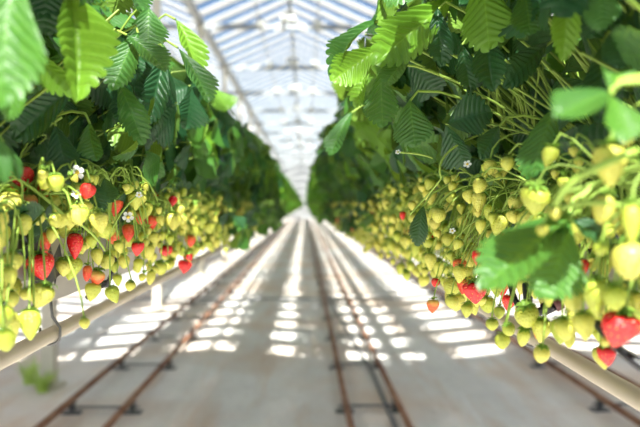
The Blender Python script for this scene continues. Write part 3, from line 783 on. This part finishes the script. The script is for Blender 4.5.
# hand-placed leaflets: base (x, y, distance), tip (x, y, distance), width px, variant, material, facing (x, y, z)
HL = [
 ('left', (18, -30, .56), (4, 86, .50), 66, 2, 'leaf', (.5, -1, .3)), ('left', (26, 34, .76), (53, 97, .74), 34, 3, 'leaf_pale', (-.5, -.9, -.5)),
 ('left', (72, -8, .76), (90, 78, .70), 52, 4, 'leaf_pale', (.55, -.75, .55)), ('left', (24, 66, .66), (12, 114, .64), 24, 1, 'leaf', (.4, -1, -.2)),
 ('left', (140, 34, 1.0), (112, 84, .95), 34, 0, 'leaf', (.0, -1, .5)), ('left', (128, 36, .98), (168, 64, .95), 28, 0, 'leaf', (.4, -.8, .7)),
 ('left', (76, 90, .85), (18, 128, .80), 36, 1, 'leaf_dark', (.3, -1, .3)), ('left', (121, 84, 1.0), (141, 130, .97), 30, 3, 'leaf', (.2, -1, .25)),
 ('left', (166, 54, 1.1), (152, 112, 1.05), 26, 1, 'leaf_dark', (.3, -1, .2)), ('left', (58, 126, .88), (68, 174, .86), 32, 3, 'leaf_dark', (.2, -1, .2)),
 ('left', (92, 124, .92), (90, 156, .9), 26, 1, 'leaf', (-.3, -1, -.3)), ('left', (178, 48, 1.15), (214, 94, 1.1), 30, 0, 'leaf', (.7, -.7, .6)),
 ('left', (150, 8, 1.15), (150, 42, 1.1), 34, 2, 'leaf', (.3, -1, .5)), ('left', (176, 20, 1.2), (205, 62, 1.15), 30, 1, 'leaf_pale', (.5, -.8, .6)),
 ('left', (-8, 126, .56), (5, 166, .54), 24, 3, 'leaf', (.4, -1, .3)), ('left', (6, 142, .70), (24, 176, .7), 14, 1, 'leaf', (.5, -1, .4)),
 ('left', (106, 178, 1.0), (112, 200, .98), 18, 0, 'leaf_dark', (.3, -1, .1)), ('left', (84, 174, .95), (104, 205, .93), 18, 1, 'leaf_dark', (.4, -1, .2)),
 ('right', (452, 0, 1.02), (382, 52, .92), 46, 0, 'leaf_pale', (-.3, -.9, -.15)), ('right', (438, 8, .98), (440, 58, .96), 27, 1, 'leaf_dark', (-.3, -1, .1)),
 ('right', (376, 22, 1.05), (324, 52, 1.0), 18, 1, 'leaf', (-.4, -.7, .75)), ('right', (379, 48, 1.05), (336, 77, 1.0), 32, 0, 'leaf_pale', (-.3, -1, -.25)),
 ('right', (412, 52, .97), (384, 80, .93), 22, 0, 'leaf', (-.3, -.9, .45)), ('right', (381, 72, 1.0), (381, 122, .96), 32, 0, 'leaf', (-.35, -1, .25)),
 ('right', (410, 100, 1.02), (414, 142, 1.0), 36, 2, 'leaf', (-.2, -1, -.4)), ('right', (372, 60, 1.1), (350, 98, 1.08), 20, 1, 'leaf_pale', (-.5, -.8, .2)),
 ('right', (482, -26, .85), (490, 40, .82), 46, 2, 'leaf_pale', (-.2, -1, -.2)), ('right', (570, -22, .70), (567, 42, .68), 30, 3, 'leaf_pale', (-.3, -1, -.1)),
 ('right', (612, 92, .50), (564, 104, .46), 44, 0, 'leaf', (-.2, -.8, .65)), ('right', (612, 90, .50), (624, 60, .52), 32, 1, 'leaf', (.0, -.8, .5)), ('right', (612, 94, .50), (640, 124, .46), 36, 2, 'leaf', (.2, -.8, .6)),
 ('right', (548, 44, .90), (514, 72, .86), 26, 1, 'leaf_dark', (-.1, -1, .3)), ('right', (486, 30, .92), (492, 84, .90), 30, 4, 'leaf_dark', (-.4, -1, .2)),
 ('right', (556, 108, .74), (532, 164, .70), 36, 2, 'leaf', (-.4, -.9, .4)), ('right', (578, 214, .62), (488, 270, .54), 56, 0, 'leaf', (-.45, -.8, .45)),
 ('right', (572, 220, .60), (560, 292, .56), 56, 2, 'leaf', (.1, -1, -.1)), ('right', (570, 216, .62), (606, 236, .60), 26, 1, 'leaf_dark', (.2, -.9, .4)),
 ('right', (604, 44, .72), (604, 112, .70), 40, 1, 'leaf_dark', (-.3, -1, .2)), ('right', (632, 14, .66), (622, 62, .64), 38, 0, 'leaf_dark', (-.3, -1, .3)),
 ('right', (500, 126, .92), (484, 152, .90), 22, 1, 'leaf_dark', (-.2, -1, .3)), ('right', (424, 206, 1.12), (416, 240, 1.1), 20, 3, 'leaf_dark', (-.3, -1, .2)),
 ('right', (352, 112, 1.5), (328, 150, 1.45), 22, 0, 'leaf', (-.5, -.8, .4)), ('right', (462, 44, .98), (470, 86, .96), 22, 1, 'leaf_dark', (-.3, -1, .2)),
 ('right', (525, -10, .80), (532, 30, .78), 34, 0, 'leaf', (-.2, -1, .2)), ('right', (600, -25, .62), (606, 20, .6), 30, 2, 'leaf', (-.2, -1, .3)),
]
HLC = []
for it in HL:
    side, b, t = it[0], it[1], it[2]
    m_ = (at(*b) + at(*t)) / 2
    BLK.append((m_, .035)); HLC.append(m_)

for c_, r_ in (((515, 82, .92), .08), ((520, 90, .70), .075), ((500, 110, .98), .075), ((520, 100, .6), .07), ((28, 180, .78), .05), ((30, 185, .65), .04)): BLK.append((at(*c_), r_))
for side in ('left', 'right'):
    for i in range(N_FIRST, N_NEAR): near_plant(side, i)
def plant_for(side, y): return plants[side][max(0, min(N_NEAR - 1 - N_FIRST, round((y + .40 + .05) / PITCH) - N_FIRST))]

rh = random.Random(3)
HST = {}
for (side, top, ww, hh, kd, mt) in HBW:
    root = plant_for(side, top.y); s = SG[side]
    b = add_berry(root, frame(top, Vector((rh.gauss(0, .1), 1, rh.gauss(0, .1))), Vector((rh.gauss(0, .12), rh.gauss(0, .1), 1)), (ww * 1.05, ww * 1.05, hh)), kd, rh.randrange(3), mt, True, rh.randrange(2))
    O = world_loc(root)
    nd = Vector((XC[side] + s * .15, top.y + rh.uniform(-.03, .05), max(top.z + .03, H + .0)))
    HST.setdefault(root.name, (root, MB()))[1].tube([p - O for p in bez(nd, nd + Vector((s * .03, 0, .02)), top + Vector((0, 0, .04)), top + Vector((0, 0, .001)), 7)], .0011, 6, cap=False)
for (side, b, t, w, var, mt, nrm) in HL:
    B, T = at(*b), at(*t); root = plant_for(side, (B.y + T.y) / 2); d = T - B; Ln = d.length
    wm = w * (B.y + T.y) / 2 / F
    obj('leaf', SINGLE_ME[mt][var], root, mat=frame(B, d, Vector(nrm), (wm / .95, Ln, Ln)))
    O = world_loc(root); c0 = Vector((XC[side] + SG[side] * .04, B.y + .03, ZB + .02))
    HST.setdefault(root.name, (root, MB()))[1].tube([p - O for p in bez(c0, c0 + Vector((0, 0, .12)), B - d * .5 + Vector((0, 0, .03)), B + d * .02, 8)], .0019, 6, cap=False)
# long arching stalks that stand out in the photograph
ARCS = [('right', [(500, 128, 1.0), (455, 140, .98), (433, 158, .97), (442, 178, .97)], .0016), ('right', [(433, 158, .97), (418, 152, .97), (404, 153, .97), (398, 152, .97)], .0013),
        ('right', [(640, 150, .50), (600, 165, .50), (565, 180, .52), (557, 205, .53)], .0030), ('right', [(640, 210, .52), (610, 200, .53), (580, 200, .55), (560, 210, .56)], .0022),
        ('right', [(442, 178, .97), (430, 195, 1.0), (418, 205, 1.0), (410, 215, 1.0)], .0013),
        ('left', [(0, 168, .80), (25, 180, .82), (45, 195, .84), (66, 215, .86)], .0022), ('left', [(45, 195, .84), (62, 184, .85), (72, 176, .86), (78, 172, .86)], .0016),
        ('left', [(45, 195, .84), (60, 192, .85), (72, 193, .86), (77, 196, .86)], .0014), ('left', [(66, 215, .86), (80, 222, .9), (96, 232, .93), (106, 250, .97)], .0016),
        ('left', [(20, 142, .9), (38, 136, .9), (52, 126, .9), (64, 118, .9)], .0018), ('left', [(112, 232, 1.0), (120, 214, 1.0), (130, 202, 1.0), (138, 196, 1.0)], .0013)]
ra = random.Random(4)
for k in range(14):
    x0 = 492 + k * 3.6 + ra.uniform(-4, 4); x1 = x0 - ra.uniform(-8, 42); Y = ra.uniform(1.0, 1.1); y0 = ra.uniform(112, 132); y1 = ra.uniform(48, 78)
    ARCS.append(('right', [(x0, y0, Y + .03), (x0 - 2, y0 - 20, Y), ((x0 + x1) / 2, (y0 + y1) / 2 - 6, Y - .02), (x1, y1, Y - .04)], .0016))
for side, pts, r in ARCS:
    P = [at(*p) for p in pts]; root = plant_for(side, P[0].y); O = world_loc(root)
    HST.setdefault(root.name, (root, MB()))[1].tube([p - O for p in bez(P[0], P[1], P[2], P[3], 10)], r, 7)
for root, mb in HST.values():
    tag(obj('arching_stalks', mb.mesh('arching_stalks', ['stalk']), root, loc=world_loc(root)), kind='stuff')
for side, px, py, Y, sc in (('left', 78, 170, .86, .005), ('left', 78, 194, .86, .006), ('left', 129, 217, 1.06, .009), ('left', 106, 227, 1.04, .007), ('left', 140, 195, 1.0, .005),
                            ('right', 468, 164, .95, .006), ('right', 398, 152, .97, .004), ('right', 453, 231, 1.02, .005)):
    p = at(px, py, Y); f = obj('flower', FLOWER, plant_for(side, Y), mat=frame(p, Vector((.2, .4, 1)), Vector((SG[side] * .4, -1, .35)), sc))
    c2 = bpy.data.objects.new('flower_centre', FCENTRE); COL.objects.link(c2); c2.parent = f

# middle distance: own leaves, fruit as one part
def mid_plant(side, i, fruit_me):
    rnd = random.Random(5000 * (side == 'right') + i * 7 + 3)
    s = SG[side]; y0 = plant_y(i); xc = XC[side]
    root = obj('strawberry_plant', None, loc=(xc, y0, ZB)); plants[side].append(root)
    nl = 32; end = 7.8; g = rnd.uniform(.90, 1.12)
    for k in range(nl):
        t = (k + rnd.random()) / nl * end; layer = k % 2
        loc, dn, nrm = leaf_pose(side, rnd, t, (.0, .06)[layer] + rnd.uniform(0, .03), y0 + rnd.uniform(-.14, .14))
        if k % 10 == 5: loc = Vector((s * rnd.uniform(.23, .29), loc.y, rnd.uniform(-.10, .03)))
        loc.x *= g; loc.z *= g
        mt = pick_leaf_mat(rnd, loc.z)
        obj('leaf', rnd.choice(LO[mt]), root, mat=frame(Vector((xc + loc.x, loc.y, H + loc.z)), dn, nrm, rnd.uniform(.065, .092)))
    tag(obj('hanging_fruit', fruit_me, root, loc=(xc, y0, ZB)), kind='stuff')
def fruit_mesh(side, rnd, n):
    mb = MB(); s = SG[side]
    for k in range(n):
        z = -.165 + .20 * rnd.random() if side == 'right' else -.135 + .155 * rnd.random()
        u = rnd.uniform(.148, .235 if side == 'left' else .275); sz = rnd.uniform(.016, .031)
        m = Matrix.Translation((s * u, rnd.uniform(-.13, .13), z + H - ZB)) @ Matrix.Rotation(rnd.uniform(0, 6), 4, 'Z') @ Matrix.Rotation(rnd.uniform(-.3, .3), 4, 'X') @ Matrix.Scale(sz, 4)
        mb.add(CB, m, 1 if rnd.random() < .06 else 0)
    for k in range(9):
        p = Vector((s * rnd.uniform(.15, .26), rnd.uniform(-.13, .13), rnd.uniform(-.02, .12))); a = Vector((s * .05, p.y * .5, .05))
        mb.tube(bez(a, a + Vector((s * .05, 0, .08)), p + Vector((-s * .02, 0, .05)), p, 3), .0017, 3, 2, cap=False)
    return mb
rf = random.Random(21)
FR = {sd: [fruit_mesh(sd, rf, 48 if sd == 'right' else 38) for _ in range(5)] for sd in ('left', 'right')}
FRM = {sd: [b.mesh('hanging_fruit', ['berry_far', 'berry_far_red', 'stalk']) for b in FR[sd]] for sd in FR}
for side in ('left', 'right'):
    for i in range(N_NEAR, N_MID): mid_plant(side, i, rf.choice(FRM[side]))

# far: each plant is foliage + fruit
def far_foliage(side, rnd, n=40, src=None):
    mb = MB(); g = rnd.uniform(.90, 1.15)
    for k in range(n):
        t = max(.1, (k + rnd.random()) / n * (len(ENV[side]) - 1.3))
        loc, dn, nrm = leaf_pose(side, rnd, t, (0, .05)[k % 2], rnd.uniform(-.14, .14))
        if k % 13 == 5: loc = Vector((SG[side] * rnd.uniform(.23, .29), loc.y, rnd.uniform(-.10, .03)))
        loc.x *= g; loc.z = loc.z * g + H - ZB
        mb.add(rnd.choice(src or tiny), frame(loc, dn, nrm, rnd.uniform(.07, .095)))
    return mb
FF = {sd: [far_foliage(sd, rf) for _ in range(6)] for sd in ('left', 'right')}
FFM = {sd: [b.mesh('foliage', ['leaf_far']) for b in FF[sd]] for sd in FF}
for side in ('left', 'right'):
    for i in range(N_MID, N_ALL):
        root = obj('strawberry_plant', None, loc=(XC[side], plant_y(i), ZB)); plants[side].append(root)
        tag(obj('foliage', rf.choice(FFM[side]), root, loc=world_loc(root)), kind='stuff')
        tag(obj('hanging_fruit', rf.choice(FRM[side]), root, loc=world_loc(root)), kind='stuff')
    mb = MB(); y = plant_y(N_ALL)
    while y < ROWS_Y1:
        o = Matrix.Translation((0, y, 0)); mb.add(rf.choice(FF[side]), o, 0); b = rf.choice(FR[side])
        q = MB(); q.v, q.f, q.uv, q.mi = b.v, b.f, b.uv, [1] * len(b.f); mb.add(q, o); y += PITCH
    tag(obj('distant_plants', mb.mesh('distant_plants', ['leaf_far', 'berry_far']), loc=(XC[side], 0, ZB)), 'hazy strawberry plants at the distant end of the %s row' % side, 'strawberry plants', kind='stuff')
# neighbouring rows
mb = MB(); y = ROWS_Y0 + .3
while y < 62:
    mb.add(far_foliage('left', rf, 22), Matrix.Translation((0, y, 0))); y += .3
nb = mb.mesh('neighbour_foliage', ['leaf_far'])
for k, (x, lab) in enumerate(((-1.53, 'next row to the left'), (-2.60, 'second next row to the left'), (1.56, 'next row to the right'), (2.62, 'second next row to the right'))):
    tag(obj('strawberry_row', nb, loc=(x, 0, ZB)), 'strawberry plants of the %s' % lab, 'strawberry plants', 'neighbouring plant rows', 'stuff')
    gutter(x, 'growing gutter of the %s' % lab, False, y1=62)

# labels of the plants
GL = 'strawberry plants in the two rows'
for side in ('left', 'right'):
    for i, root in enumerate(plants[side], N_FIRST):
        if i < N_NEAR: lab = '%s leafy strawberry plant from the camera along the %s row' % (nth[i - N_FIRST], side)
        elif i < N_MID: lab = '%s strawberry plant from the camera along the %s row, blurred' % (nth[i - N_FIRST], side)
        else: lab = 'small blurred strawberry plant far along the %s row' % side
        tag(root, lab, 'strawberry plant', GL)
